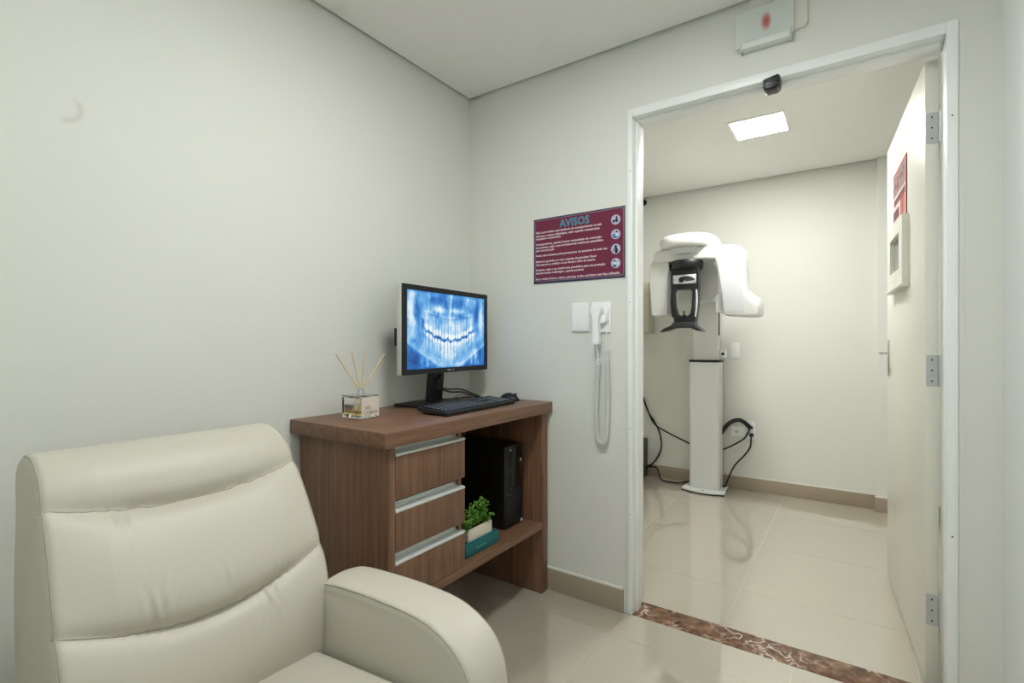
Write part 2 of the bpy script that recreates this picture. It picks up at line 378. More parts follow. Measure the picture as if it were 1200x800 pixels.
boxes('power_light', [(mw/2+.022, mw/2+.026, 0, .001, Z0+.006, Z0+.013)], mat('mark_grey'), mo, xf=MF)
# the picture on the screen: a panoramic dental radiograph
def xray(nu, nv_):
    U, V = np.meshgrid(np.linspace(-1.6, 1.6, nu), np.linspace(-1, 1, nv_)); ga = lambda d, w_: np.exp(-(d/w_)**2)
    rs = np.random.RandomState(11); A = abs(U-.06)
    sg = lambda x, k=30.: 1/(1+np.exp(-np.clip(x*k, -60, 60)))
    I = np.full(U.shape, .60)
    for _ in range(260):
        x, y, a, b, s_ = rs.uniform(-1.6,1.6), rs.uniform(-1,1), rs.uniform(.03,.22), rs.uniform(.04,.25), rs.uniform(-.11,.11)
        t = rs.uniform(-.6,.6); dx, dy = (U-x)*math.cos(t)+(V-y)*math.sin(t), -(U-x)*math.sin(t)+(V-y)*math.cos(t)
        I += s_*np.exp(-(dx/a)**2-(dy/b)**2)
    for s_ in (-1, 1):
        I -= .30*ga(U*s_-1.20-.15*(V-.4), .13)*ga(V-.45, .33)        # dark airway lobes
        I += .20*ga(U*s_-1.42, .10)*sg(V+.2, 8)
        I += .10*ga(U*s_-.98, .16)*ga(V-.2, .4)
        I -= .30*np.exp(-((U*s_-.50)/.26)**2-((V-.80)/.15)**2)        # sinuses
        I += .24*np.exp(-((U*s_-.42)/.28)**2-((V-.56)/.08)**2)
        I -= .16*np.exp(-((U*s_-.62)/.30)**2-((V-.40)/.05)**2)
        I -= .18*np.exp(-((U*s_-.13)/.07)**2-((V-.68)/.22)**2)
        I += .14*ga(U*s_-.84-.05*np.sin(6*V), .025)*sg(V-.40)
        I += .16*np.exp(-((U*s_-.90)/.14)**2-((V-.38)/.10)**2)
    I += .30*ga(U-.06+.03*np.sin(5*V), .030)*sg(V-.30) + .10*ga(U-.06, .10)*sg(V-.1)
    I += .14*ga(V-.36-.16*A**1.6, .025)*sg(.95-A)
    jaw = V+1.10-.42*A**1.25                                           # border of the lower jaw
    I += .17*ga(jaw-.02, .040) - .22*sg(-jaw-.05, 25)
    I += .08*ga(jaw-.10, .06)
    I += .34*ga(A-.92, .05)*ga(V+.86, .10) + .16*ga(A-1.12, .07)*ga(V+.84, .14) + .16*ga(A-.5, .1)*ga(V+.99, .06)
    I += .14*ga(U-.06, .16)*ga(V+.80, .22)
    bite = -.27+.30*(A/1.0)**2.1; d = V-bite; ins = sg(1.02-A, 30)
    for _ in range(700):
        x, y, a, b, s_ = rs.uniform(-1.6,1.6), rs.uniform(-1,1), rs.uniform(.012,.05), rs.uniform(.015,.08), rs.uniform(-.13,.13)
        t = rs.uniform(-.5,.5); dx, dy = (U-x)*math.cos(t)+(V-y)*math.sin(t), -(U-x)*math.sin(t)+(V-y)*math.cos(t)
        I += s_*np.exp(-(dx/a)**2-(dy/b)**2)
    def teeth(n, ph):
        wd_ = rs.uniform(.6, 1.4, n+8); c = np.cumsum(wd_); c = (c-c[0])/(c[-1]-c[0])*2.7-1.35
        phs = np.interp(U+.04*V*np.sin(U*5+ph), c, np.arange(len(c))); return np.clip(abs(np.sin(np.pi*phs))*1.6, 0, 1)
    tu, tl = teeth(14, .2), teeth(18, .5)
    upm = sg(d-.03, 60)*sg(.55-.30*A**2-d, 18); lom = sg(-d-.03, 60)*sg(.46-.12*A**2+d, 14)
    wave = .018*np.sin(U*19)+.010*np.sin(U*41+1)
    I += ins*upm*(-.06+.20*tu) + ins*ga(d-.105+wave, .062)*.40*tu
    I += ins*lom*(-.12+.30*tl) + ins*ga(d+.10+wave, .050)*.34*tl
    I += ins*upm*.05*np.sin(U*90+4*V)
    I -= ins*.42*ga(d+wave*1.4+.008*np.sign(np.sin(U*27)), .026+.012*ga(A, .5))
    I -= .35*ga(U+1.02, .03)*ga(V-.16, .16) + .22*ga(U-1.10, .025)*ga(V-.15, .10)
    I += rs.normal(0, .015, I.shape)
    edge = np.minimum(1.6-abs(U), (1-abs(V)))
    return np.clip(I*np.clip(.75+edge*4, 0, 1), .02, 1)
nu, nvv = 300, 188
I = xray(nu, nvv)
x0s, x1s, z0s, z1s = bz, mw-bz, Z0+bz, Z1-bz
vv = [MF(x0s+(x1s-x0s)*i/(nu-1), -.004, z0s+(z1s-z0s)*k/(nvv-1)) for k in range(nvv) for i in range(nu)]
ff = [(k*nu+i, k*nu+i+1, (k+1)*nu+i+1, (k+1)*nu+i) for k in range(nvv-1) for i in range(nu-1)]
me = bpy.data.meshes.new('screen'); me.from_pydata(vv, [], ff)
stops = np.array([0, .2, .42, .62, .82, 1.0]); cols = np.array([(4,20,60),(14,66,140),(38,122,205),(110,180,238),(205,232,252),(250,253,255)])/255.
cc = np.stack([np.interp(I.ravel(), stops, cols[:,k]) for k in range(3)], 1)
lin = np.where(cc <= .04045, cc/12.92, ((cc+.055)/1.055)**2.4)
ca = me.color_attributes.new('radiograph', 'FLOAT_COLOR', 'POINT'); ca.data.foreach_set('color', np.c_[lin, np.ones(len(lin))].ravel().astype(np.float32))
sm = bpy.data.materials.new('lit_screen'); sm.use_nodes = True; nt = sm.node_tree; b = nt.nodes['Principled BSDF']
at = nt.nodes.new('ShaderNodeVertexColor'); at.layer_name = 'radiograph'
b.inputs['Base Color'].default_value = (.01,.01,.01,1); b.inputs['Roughness'].default_value = .35
nt.links.new(at.outputs[0], b.inputs['Emission Color']); b.inputs['Emission Strength'].default_value = .84
sc = link('screen', me, sm, mo); sc['label'] = 'lit screen with blue panoramic dental radiograph'
# stand
def SF(u, n, z): return MF(mw/2-.012+u, n, z)
prism('stand_column', [(-.045, .0), (.045, 0), (.045, .22), (-.045, .22)], -.075, -.05, 'xz', blackp, mo, bev=.004, xf=lambda x, y, z: SF(x, y-.02*(1-z/.2), .882+z))
prism('cable_slot', [(.018*math.cos(a), .10+.028*math.sin(a)) for a in np.linspace(0, 2*math.pi, 20)[:-1]], -.052, -.0485, 'xz', gloss_black, mo, xf=lambda x, y, z: SF(x, y-.02*(1-z/.2), .882+z))
prism('stand_base', [(-.155, -.17), (.125, -.17), (.125, .03), (.11, .045), (-.14, .045), (-.155, .03)], .8705, .8825, 'xy', blackp, mo, bev=.003, xf=SF)

# ------------------------------------------------------------ keyboard and mouse
kb = root('keyboard', (.33, -.39, .870), 'black keyboard lying on the desk before the monitor', 'keyboard')
KA = Vector((.425, -.645)); ku = (Vector((.402, -.165))-KA).normalized(); kn = Vector((-ku.y, ku.x)); KW, KD = .475, .150
def KF(u, d_, z):      # along the width, away from the front edge, height over desk (rises to the back)
    return (KA.x+ku.x*u+kn.x*d_, KA.y+ku.y*u+kn.y*d_, .8705+z+d_*.085)
prism('keyboard_body', [(.004,0),(KW-.004,0),(KW,.004),(KW,KD-.006),(KW-.006,KD),(.006,KD),(0,KD-.006),(0,.004)], 0, .014, 'xy', blackp, kb, bev=.003, xf=KF)
bm = bmesh.new(); lg = bmesh.new()
rows = [(.022, 15), (.041, 15), (.060, 15), (.079, 15), (.098, 15), (.123, 15)]
for ri, (dy, n) in enumerate(rows):
    segs = []
    if ri == 0: segs = [(.012,.034),(.036,.056),(.058,.080),(.082,.190),(.192,.214),(.216,.236),(.238,.258),(.260,.296)]
    else:
        off = [0,.010,.006,.003,0,0][ri]; segs = [(.012, .030+off)]
        x = .032+off
        while x+.018 < .296: segs.append((x, x+.017)); x += .019
        segs[-1] = (segs[-1][0], .296)
    segs += [(.304+.019*k, .321+.019*k) for k in range(3)] if ri not in (2,) else []
    segs += [(.370+.0195*k, .3875+.0195*k) for k in range(5) if .3875+.0195*k < KW-.008]
    for (a, c) in segs:
        bbox(bm, a, c, dy-.0085, dy+.0085, .0138, .0185, .0012, 1)
        if c-a < .03: bbox(lg, (a+c)/2-.0035, (a+c)/2+.0015, dy-.001, dy+.0045, .0183, .0187)
tag(frombm('keys', bm, keym, kb, xf=KF), kind='stuff')
tag(frombm('key_legends', lg, legend_m, kb, xf=KF), kind='stuff')
mx, my = .318, -.075
ms = root('mouse', (mx, my, .8705), 'black computer mouse at the right end of the desk', 'mouse')
bm = bmesh.new(); bmesh.ops.create_uvsphere(bm, u_segments=28, v_segments=16, radius=1)
for v in bm.verts:
    x, y, z = v.co; L = .056; wd = .031*(1-.12*x)
    v.co = Vector((mx-.01+x*L*.96-.0*y, my+y*wd+.0*x, .8705+max(0, z)*.036*(1-.25*max(0,x)) + (0.0006 if z <= 0 else 0)))
bmesh.ops.remove_doubles(bm, verts=bm.verts, dist=1e-4)
frombm('mouse_body', bm, blackp, ms, smooth=True)
box('scroll_wheel', mx+.012, mx+.030, my-.004, my+.004, .893, .9045, darkgrey, ms, bev=.003)
tube('mouse_cable', spline([(mx+.044, my, .876), (mx+.02, my-.06, .8725), (.17, -.06, .8725), (.08, -.12, .8725), (.06, -.2, .8725)], 8), .0016, rubber, ms, seg=6)
kc = tube('monitor_cable', spline([MF(mw/2+.02, -.06, 1.02), MF(mw/2-.01, -.05, .985), MF(mw/2-.03, -.045, .955), MF(mw/2+.03, -.04, .935), MF(mw/2+.10, -.02, .93), MF(mw/2+.17, .0, .905), MF(mw/2+.20, .04, 0.8775), MF(mw/2+.10, .03, 0.8775)], 8), .0034, rubber, mo, seg=8)
tube('monitor_cable', spline([MF(mw/2-.03, -.045, .945), MF(mw/2+.05, -.04, .921), MF(mw/2+.12, -.02, .915), MF(mw/2+.18, .0, .893), MF(mw/2+.21, .03, 0.8775)], 8), .0034, rubber, mo, seg=8)
tube('keyboard_cable', spline([KF(.27, KD, .006), KF(.28, KD+.03, .016), KF(.33, KD+.06, .02), KF(.40, KD+.07, .018), KF(.44, KD+.03, .004), KF(.42, KD+.08, -.013)], 8), .0016, rubber, kb, seg=6)

# ------------------------------------------------------------ computer tower
pc = root('computer_tower', (.22, -.172, .325), 'black computer tower standing on the open desk shelf', 'computer')
box('case', .06, .385, -.245, -.099, .326, .686, mat('tower_black', srgb(12,12,13), .45, bump=.03, bscale=300), pc, bev=.003)
box('front_panel', .385, .398, -.245, -.099, .326, .686, mat('tower_front', srgb(20,20,22), .38), pc, bev=.003)
box('drive_cover', .3965, .3995, -.190, -.112, .50, .675, gloss_black, pc, bev=.001)
for k in range(13): box('grille_slat', .3975, .4005, -.236, -.106, .345+k*.0105, .3505+k*.0105, mat('tower_slat', srgb(36,36,38), .4), pc)
box('drive_latch', .3985, .401, -.205, -.196, .485, .66, mat('tower_slat'), pc)
box('power_button', .398, .4015, -.206, -.196, .664, .672, silver, pc, bev=.001)
box('usb_port', .3985, .4015, -.125, -.117, .605, .620, mat('mark_grey'), pc)
lathe('power_jack', [(.004,0),(.004,.003),(.002,.003)], (.398, -.2, .50), mat('mark_grey'), pc, seg=12, axis='x')
box('sticker', .398, .4008, -.118, -.107, .332, .345, whitep, pc)

# ------------------------------------------------------------ plant on book
bk = root('book', (.41, -.45, .3255), 'teal hardback book lying flat under the small plant', 'book')
teal = mat('teal_cloth', srgb(28,104,108), .55, bump=.06, bscale=300)
bx0, bx1, by0, by1, bz0, bz1 = .335, .447, -.565, -.352, .3262, .372
box('cover', bx0, bx1, by0, by1, bz0, bz0+.005, teal, bk, bev=.001)
box('cover', bx0, bx1, by0, by1, bz1-.005, bz1, teal, bk, bev=.001)
box('spine', bx1-.005, bx1+.001, by0, by1, bz0, bz1, teal, bk, bev=.002)
box('pages', bx0+.004, bx1-.005, by0+.004, by1-.004, bz0+.005, bz1-.005, mat('paper', srgb(232,226,208), .8), bk)
boxes('spine_title', [(bx1+.0008, bx1+.0014, -.50+.022*k, -.484+.022*k, .345, .353) for k in range(3)], mat('spine_print', srgb(60,140,142), .5), bk)
pl = root('potted_plant', (.4, -.45, .372), 'small leafy green plant in white planter on the teal book', 'plant')
bm = bmesh.new()
cx0, cx1, cy0, cy1 = .362, .434, -.535, -.378
prism('planter', [(cx0+.003, cy0+.003), (cx1-.003, cy0+.003), (cx1-.003, cy1-.003), (cx0+.003, cy1-.003)], .3725, .420, 'xy', mat('planter_ceramic', srgb(226,218,202), .5, bump=.15, bscale=90), pl, bev=.003)
box('soil', cx0+.008, cx1-.008, cy0+.008, cy1-.008, .415, .4225, mat('soil', srgb(60,44,32), .9), pl)
bl = bmesh.new(); bs = bmesh.new()
for s in range(70):
    bx, by = random.uniform(cx0+.01, cx1-.01), random.uniform(cy0+.01, cy1-.01)
    tx, ty, tz = bx+random.gauss(.006, .018), by+random.gauss(0, .022), random.uniform(.43, .525)-abs(by+.455)*.25
    P = spline([(bx, by, .42), ((bx+tx)/2, (by+ty)/2, .42+(tz-.42)*.6), (tx, ty, tz)], 4)
    tube_bm(bs, P, .0011, 5)
    for k in range(16):
        q = P[min(len(P)-1, 2+int(k*.45))]; a = random.uniform(0, 6.28); el = random.uniform(-.3, 1.1); L = random.uniform(.008, .014)
        dd = Vector((math.cos(a)*math.cos(el), math.sin(a)*math.cos(el), math.sin(el))); sd = dd.cross(Vector((0,0,1))).normalized(); nn = sd.cross(dd)
        o_ = q+Vector([random.uniform(-.006, .006) for _ in range(3)])
        vs = [bl.verts.new(p) for p in (o_, o_+dd*L*.35+sd*L*.38+nn*.0012, o_+dd*L*.8+sd*L*.3, o_+dd*L, o_+dd*L*.8-sd*L*.3, o_+dd*L*.35-sd*L*.38+nn*.0012, o_+dd*L*.5-nn*.0012)]
        for i in range(6): bl.faces.new((vs[6], vs[i], vs[(i+1) % 6]))
lm = mat('leaf_green', srgb(104,158,58), .5, vary=.45, vscale=60)
me = bpy.data.meshes.new('foliage'); bl.to_mesh(me); bl.free(); tag(link('foliage', me, lm, pl), kind='stuff')
tag(frombm('stems', bs, mat('stem_green', srgb(70,100,40), .6), pl), kind='stuff')

# ------------------------------------------------------------ reed diffuser
df = root('reed_diffuser', (.165, -.825, .87), 'square glass reed diffuser with four reeds on the desk', 'diffuser')
a0, a1, b0, b1, zb, zt = .118, .212, -.871, -.777, .8705, .952
def hollow(name, m, parent, t):
    bm = bmesh.new(); bbox(bm, a0, a1, b0, b1, zb, zt, .004, 2)
    bmesh.ops.recalc_face_normals(bm, faces=bm.faces)
    b2 = bmesh.new(); bbox(b2, a0+t, a1-t, b0+t, b1-t, zb+t*1.5, zt-t, .003, 2); bmesh.ops.recalc_face_normals(b2, faces=b2.faces); bmesh.ops.reverse_faces(b2, faces=b2.faces)
    tm = bpy.data.meshes.new('tmp'); b2.to_mesh(tm); b2.free(); bm.from_mesh(tm); bpy.data.meshes.remove(tm)
    me = bpy.data.meshes.new(name); bm.to_mesh(me); bm.free(); return link(name, me, m, parent)
hollow('bottle', glass, df, .007)
box('fragrance_oil', a0+.0078, a1-.0078, b0+.0078, b1-.0078, zb+.0115, zb+.048, mat('oil', srgb(232,214,150), .02, trans=1.0, ior=1.35), df)
lathe('collar', [(.014,0),(.014,.002),(.0115,.003),(.0115,.022),(.009,.022),(.009,.004)], (.165, -.824, zt), mat('chrome', srgb(215,222,228), .15, metal=.9), df, seg=24)
lab = box('label', a1+.0003, a1+.0012, b0+.012, b1-.004, zb+.008, zt-.006, mat('label_paper', srgb(226,214,204), .65, vary=.04, vscale=80), df)
ink = mat('label_ink', srgb(120,114,112), .6)
bm = bmesh.new()
tube_bm(bm, [(a1+.0014, -.83+.016*math.cos(t), .893+.013*math.sin(t)) for t in np.linspace(0, 6.28, 25)[:-1]], .0007, 4, True)
for k in range(7): tube_bm(bm, spline([(a1+.0014, -.838+.007*k, .886), (a1+.0014, -.835+.007*k, .897), (a1+.0014, -.832+.007*k, .886), (a1+.0014, -.830+.007*k, .890)], 4), .0007, 4)
for k in range(3): tube_bm(bm, spline([(a1+.0014, -.842+.008*k, .905), (a1+.0014, -.838+.008*k, .913+.003*(k % 2)), (a1+.0014, -.833+.008*k, .906)], 4), .0007, 4)
frombm('label_script', bm, ink, lab)
reed = mat('reed', srgb(222,192,144), .7, vary=.1, vscale=50)
for tip, bot in (((.13, -.905, 1.100), (.185, -.80, .89)), ((.150, -.852, 1.105), (.175, -.81, .89)), ((.175, -.815, 1.105), (.155, -.83, .89)), ((.20, -.742, 1.100), (.14, -.86, .89))):
    ca_, cb_ = Vector(tip), Vector((.165+(tip[0]-.165)*.08, -.824+(tip[1]+.824)*.08, zt+.018))
    e_ = cb_+(cb_-ca_)*.35
    e_ = Vector((min(max(e_.x, .13), .2), min(max(e_.y, -.86), -.79), max(e_.z, .886)))
    tube('reed', [ca_, cb_, e_], 0.0023, reed, df, seg=8)

# ------------------------------------------------------------ armchair
ch = root('armchair', (.65, -1.51, 0), 'cream leather recliner armchair with stitched pillow back beside the desk', 'armchair')
YC = -1.507; HW = .254
prof = [(.305,.24),(.300,.40),(.296,.52),(.292,.66),(.284,.78),(.268,.86),(.268,.895),(.288,.915),(.32,.921),(.362,.914),(.405,.888),(.440,.842),(.475,.775),(.515,.70),(.552,.635),(.574,.57),(.582,.50),(.586,.43),(.585,.34),(.57,.26)]
P2 = [(p.x, p.y) for p in spline([(a, b, 0) for a, b in prof], 10)]
P2 = np.array(P2); dif = np.gradient(P2, axis=0); tl_ = dif/np.linalg.norm(dif, axis=1)[:,None]; NRM = np.c_[tl_[:,1], -tl_[:,0]]
cen = np.array([.42, .60]); sgn = np.sign(((P2-cen)*NRM).sum(1)); 
if np.median(sgn) < 0: NRM = -NRM
# resample the front part finely
def seam1(u): return .838-.034*(1-abs(u)**2.2)
def seam2(u): return .645-.062*(1-abs(u)**1.8)
front = (P2[:,0] > .37)
us = np.concatenate([np.linspace(-1, -.94, 7)[:-1], np.linspace(-.94, .94, 161), np.linspace(.94, 1, 7)[1:]])
L = np.r_[0, np.cumsum(np.linalg.norm(np.diff(P2, axis=0), axis=1))]; tt = np.linspace(0, L[-1], 260)
Q = np.c_[np.interp(tt, L, P2[:,0]), np.interp(tt, L, P2[:,1])]; QN = np.c_[np.interp(tt, L, NRM[:,0]), np.interp(tt, L, NRM[:,1])]
def backpt(u, i):
    x, z = Q[i]; nx, nz = QN[i]; e_ = 0.
    edge = max(0., (abs(u)-.93)/.07); e_ -= .020*(1-math.sqrt(max(0, 1-edge**2)))      # rounded side edges
    if x > .34 and z > .24:
        s1, s2 = seam1(u), seam2(u); wgt = min(1, (1-abs(u))/.35)
        crease = .35+.65*math.exp(-((abs(u))/.55)**4)
        dpt = .013*crease
        for s in (s1, s2): e_ -= dpt*math.exp(-((z-s)/.016)**2) + .006*crease*math.exp(-abs(z-s)/.006)
        sm_ = wgt**.6
        if z > s1: t = min(1, (z-s1)/(.93-s1)); e_ += .012*sm_*math.sin(math.pi*t)
        elif z > s2: t = (z-s2)/(s1-s2); e_ += .026*sm_*math.sin(math.pi*t)**.8
        elif z > .36: t = (z-.36)/(s2-.36); e_ += .020*sm_*math.sin(math.pi*min(1,t))
        # puckers fanning off the creases
        for (uc, s, amp) in ((-.55, s1-.03, .0022), (-.42, s2+.03, .0036), (.42, s2-.025, .0036), (.1, s2+.05, .0012)):
            du = u-uc; dz = z-s
            for k, sl in enumerate((-.5, .1, .9)):
                e_ += amp*math.cos(75*(du-dz*sl*2.2)+k)*math.exp(-((du-dz*sl*2.2)/.07)**2-((dz)/.035)**2)*.5
    top = max(0., (z-.80)/.12); hw = HW*(1-.045*min(1, top)**2*(1 if u > 0 else .4)) + .006*math.sin(max(0, min(1, (z-.42)/.4))*math.pi)
    return (x+nx*e_, YC+u*hw, z+nz*e_)
nU, nV = len(us), len(Q)
vv = [backpt(u, i) for u in us for i in range(nV)]
ff = [(a*nV+i, a*nV+(i+1) % nV, (a+1)*nV+(i+1) % nV, (a+1)*nV+i) for a in range(nU-1) for i in range(nV)]
ff += [tuple(range(nV)), tuple((nU-1)*nV+i for i in range(nV))]
bm = bmesh.new(); bv = [bm.verts.new(v) for v in vv]
for f in ff: bm.faces.new([bv[i] for i in f])
bk_ = frombm('backrest', bm, leather, ch, smooth=True, flat_angle=70)
for sf in (seam1, seam2):
    pts = []
    for u in np.linspace(-.985, .985, 70):
        i = int(np.argmin(np.where(Q[:,0] > .37, abs(Q[:,1]-sf(u)), 9))); p = Vector(backpt(u, i)); pts.append(p+Vector((QN[i][0], 0, QN[i][1]))*.0002)
    sm2 = [pts[0]]+[(pts[k-1]+pts[k]*2+pts[k+1])/4 for k in range(1, len(pts)-1)]+[pts[-1]]
    tube('seam', sm2, .0016, stitch_m, bk_, seg=6)
fi = [i for i in range(nV) if (Q[i][0] > .30 and Q[i][1] > .36)]
for su in (-.972, .972):
    tube('edge_piping', [Vector(backpt(su, i))+Vector((QN[i][0], 0, QN[i][1]))*.0006 for i in fi], .0022, stitch_m, bk_, seg=6)
# arms: side profile swept across, crowned on top, piped at both edges
ap = [(.555,.09),(.555,.30),(.556,.50),(.566,.545),(.60,.560),(.70,.569),(.80,.573),(.90,.571),(.965,.556),(1.016,.525),(1.045,.482),(1.058,.43),(1.066,.35),(1.068,.22),(1.066,.09)]
A2 = np.array([(p.x, p.y) for p in spline([(a, b, 0) for a, b in ap], 8)]); dA = np.gradient(A2, axis=0); dA /= np.linalg.norm(dA, axis=1)[:,None]
AN = np.c_[-dA[:,1], dA[:,0]]
def arm(y0, y1):
    ws = np.concatenate([np.linspace(-1, -.8, 7)[:-1], np.linspace(-.8, .8, 17), np.linspace(.8, 1, 7)[1:]])
    def ptA(w_, i):
        x, z = A2[i]; ed = max(0, (abs(w_)-.82)/.18); e_ = -.014*(1-math.sqrt(max(0, 1-ed*ed))) + .009*(1-w_*w_)-.006
        side = math.copysign(.010*math.sin(math.pi*min(1, max(0, (z-.09)/.48)))*max(0, 1-abs(x-.8)/.4), w_) if abs(w_) > .9 else 0
        return (x+AN[i][0]*e_, (y0+y1)/2+w_*(y1-y0)/2+side*.5, z+AN[i][1]*e_)
    n = len(A2); bm = bmesh.new()
    V = [[bm.verts.new(ptA(w_, i)) for i in range(n)] for w_ in ws]
    for a in range(len(ws)-1):
        for i in range(n): bm.faces.new((V[a][i], V[a][(i+1) % n], V[a+1][(i+1) % n], V[a+1][i]))
    bm.faces.new(V[0]); bm.faces.new(V[-1])
    o = frombm('armrest', bm, leather, ch, smooth=True, flat_angle=60)
    for w_ in (-.93, .93): tube('edge_piping', [Vector(ptA(w_, i))+Vector((AN[i][0], 0, AN[i][1]))*.0005 for i in range(n)], .0019, stitch_m, o, seg=6)
arm(-1.272, -1.150); arm(-1.864, -1.742)
# seat cushion
bm = bmesh.new(); nx_, ny_ = 50, 40; sx0, sx1, sy0, sy1 = .53, 1.075, -1.738, -1.276
def seatz(a, c):
    ex = min(1, a/.06, (1-a)/.10) if a > 0 else 0; ey = min(1, c/.07, (1-c)/.07)
    r = lambda t: math.sqrt(max(0, 1-(1-max(0, min(1, t)))**2))
    z = .365+.032*r(ex)*r(ey)+.05*a*min(1, (1-a)/.15)+.022*math.sin(math.pi*a)*math.sin(math.pi*c)
    z += .0014*math.sin(34*a+5*math.sin(3*c))*math.exp(-((a-.18)/.18)**2)*math.sin(math.pi*c)
    return z
G = [[bm.verts.new((sx0+(sx1-sx0)*i/nx_, sy0+(sy1-sy0)*k/ny_, seatz(i/nx_, k/ny_))) for k in range(ny_+1)] for i in range(nx_+1)]
for i in range(nx_):
    for k in range(ny_): bm.faces.new((G[i][k], G[i+1][k], G[i+1][k+1], G[i][k+1]))
be = bmesh.ops.extrude_edge_only(bm, edges=[e_ for e_ in bm.edges if e_.is_boundary]); lowv = [v for v in be['geom'] if isinstance(v, bmesh.types.BMVert)]
for v in lowv: v.co.z = .27
bmesh.ops.contextual_create(bm, geom=[e_ for e_ in bm.edges if e_.is_boundary])
frombm('seat_cushion', bm, leather, ch, smooth=True, flat_angle=60)
box('seat_frame', .31, 1.03, -1.741, -1.273, .06, .268, leather, ch, bev=.012, seg=3)
prism('footrest', [(1.032,.075),(1.070,.075),(1.082,.09),(1.082,.25),(1.070,.266),(1.032,.266)], -1.738, -1.276, 'xz', leather, ch, bev=.01)
for fx in (.36, 1.0):
    for fy in (-1.80, -1.21): lathe('foot', [(.022,0.001),(.026,.012),(.030,.089)], (fx if fx > .5 else .60, fy, 0), gloss_black, ch, seg=16)
for fy in (-1.70, -1.31): lathe('foot', [(.022,0.001),(.026,.012),(.028,.062)], (.36, fy, 0), gloss_black, ch, seg=16)

# ------------------------------------------------------------ wall sign
sg = root('wall_sign', (.6255, 0, 1.419), 'burgundy notice board headed AVISOS on wall beside the doorway', 'sign')
sx0, sx1, sz0, sz1 = .398, .853, 1.419, 1.723
box('board', sx0, sx1, -.004, -.0005, sz0, sz1, mat('sign_navy', srgb(66,52,82), .4), sg, bev=.0006)
yb = -.0042
def rrect(x0, x1, z0, z1, r, n=6):
    o = []
    for cx, cz, a in ((x1-r, z0+r, -90), (x1-r, z1-r, 0), (x0+r, z1-r, 90), (x0+r, z0+r, 180)):
        o += [(cx+r*math.cos(math.radians(a+90*k/n)), cz+r*math.sin(math.radians(a+90*k/n))) for k in range(n+1)]
    return o
prism('border_line', rrect(sx0+.006, sx1-.006, sz0+.009, sz1-.006, .010), yb-.0004, yb, 'xz', mat('sign_line', srgb(124,120,140), .4), sg)
prism('printed_field', rrect(sx0+.009, sx1-.009, sz0+.012, sz1-.009, .008), yb-.0009, yb-.0004, 'xz', mat('sign_burgundy', srgb(112,34,66), .38, vary=.05, vscale=8), sg)
yt = yb-.0014; txt = mat('sign_text', srgb(240,226,230), .5)
text('heading', 'AVISOS', (.612, yt, 1.671), (1,0,0), (0,0,1), mat('sign_blue', srgb(62,150,176), .45), sg, width=.150, height=.036, bold=.022, align='C')
lines = [('Não é permitida a permanência de acompanhantes na sala', 1.654, .335), ('durante o exame radiológico, salvo quando estritamente', 1.638, .325), ('necessário e autorizado.', 1.625, .135),
 ('Acompanhante, quando houver necessidade de contenção', 1.599, .335), ('do paciente, exija e use corretamente vestimenta plumbífera', 1.584, .342), ('para sua proteção.', 1.570, .102),
 ('Nesta sala somente pode permanecer um paciente de cada vez.', 1.546, .362),
 ('Mulheres grávidas ou com suspeita de gravidez: Favor', 1.518, .312), ('informarem ao médico ou ao técnico antes do exame.', 1.503, .306),
 ('Paciente, exija e use vestimenta plumbífera para sua proteção', 1.479, .352), ('durante exame radiológico, quando possível.', 1.464, .25),
 ('Favor retirar brincos, colares, piercing, óculos e próteses caso faça utilização.', 1.436, .42)]
for s, z, wd in lines: text('text_line', s, (sx0+.013, yt, z), (1,0,0), (0,0,1), txt, sg, width=wd, height=.0100, bold=.018)
disc = mat('icon_disc', srgb(182,186,206), .5); inkd = mat('icon_ink', srgb(30,36,54), .5); inkb = mat('icon_blue', srgb(58,120,170), .5); inkw = mat('icon_white', srgb(210,225,240), .5)
def circ(cx, cz, r, n=24, sx=1., sz=1.): return [(cx+r*sx*math.cos(2*math.pi*k/n), cz+r*sz*math.sin(2*math.pi*k/n)) for k in range(n)]
for k, zc in enumerate((1.668, 1.606, 1.543, 1.482)):
    xc = .811; ic = prism('pictogram', circ(xc, zc, .0215), yt+.0002, yt+.0006, 'xz', disc, sg)
    def blob(pts, m): prism('pictogram_figure', pts, yt-.0004, yt+.0002, 'xz', m, ic)
    if k == 0:
        blob(circ(xc+.004, zc+.010, .0042, 12), inkd); blob(circ(xc+.004, zc-.003, .006, 12, 1, 1.5), inkd); blob(circ(xc-.009, zc-.006, .006, 12), inkd); blob([(xc-.005,zc-.003),(xc+.010,zc+.004),(xc+.010,zc-.001),(xc-.005,zc-.008)], inkd)
    elif k == 1:
        blob(circ(xc+.004, zc+.010, .0042, 12), inkd); blob(circ(xc+.005, zc-.002, .006, 12, 1, 1.3), inkw); blob(circ(xc-.008, zc-.005, .0065, 12), inkb); blob([(xc-.010,zc-.016),(xc+.008,zc-.016),(xc+.009,zc-.008),(xc-.009,zc-.008)], inkb)
    elif k == 2:
        blob(circ(xc, zc+.010, .006, 12), inkd); blob([(xc-.003,zc+.006),(xc+.005,zc+.006),(xc+.011,zc-.005),(xc+.008,zc-.018),(xc-.002,zc-.019),(xc-.005,zc-.006)], inkd); blob([(xc-.007,zc+.004),(xc-.004,zc+.004),(xc-.012,zc-.012),(xc-.015,zc-.010)], mat('sign_burgundy'))
    else:
        blob(circ(xc-.005, zc+.010, .0045, 12), inkd); blob(circ(xc-.004, zc-.002, .007, 12, 1, 1.2), inkw); blob(circ(xc+.009, zc-.004, .006, 12, 1, 1.3), inkw); blob([(xc-.012,zc-.015),(xc,zc-.017),(xc+.001,zc-.006),(xc-.011,zc-.006)], mat('sign_teal', srgb(40,110,110), .5))

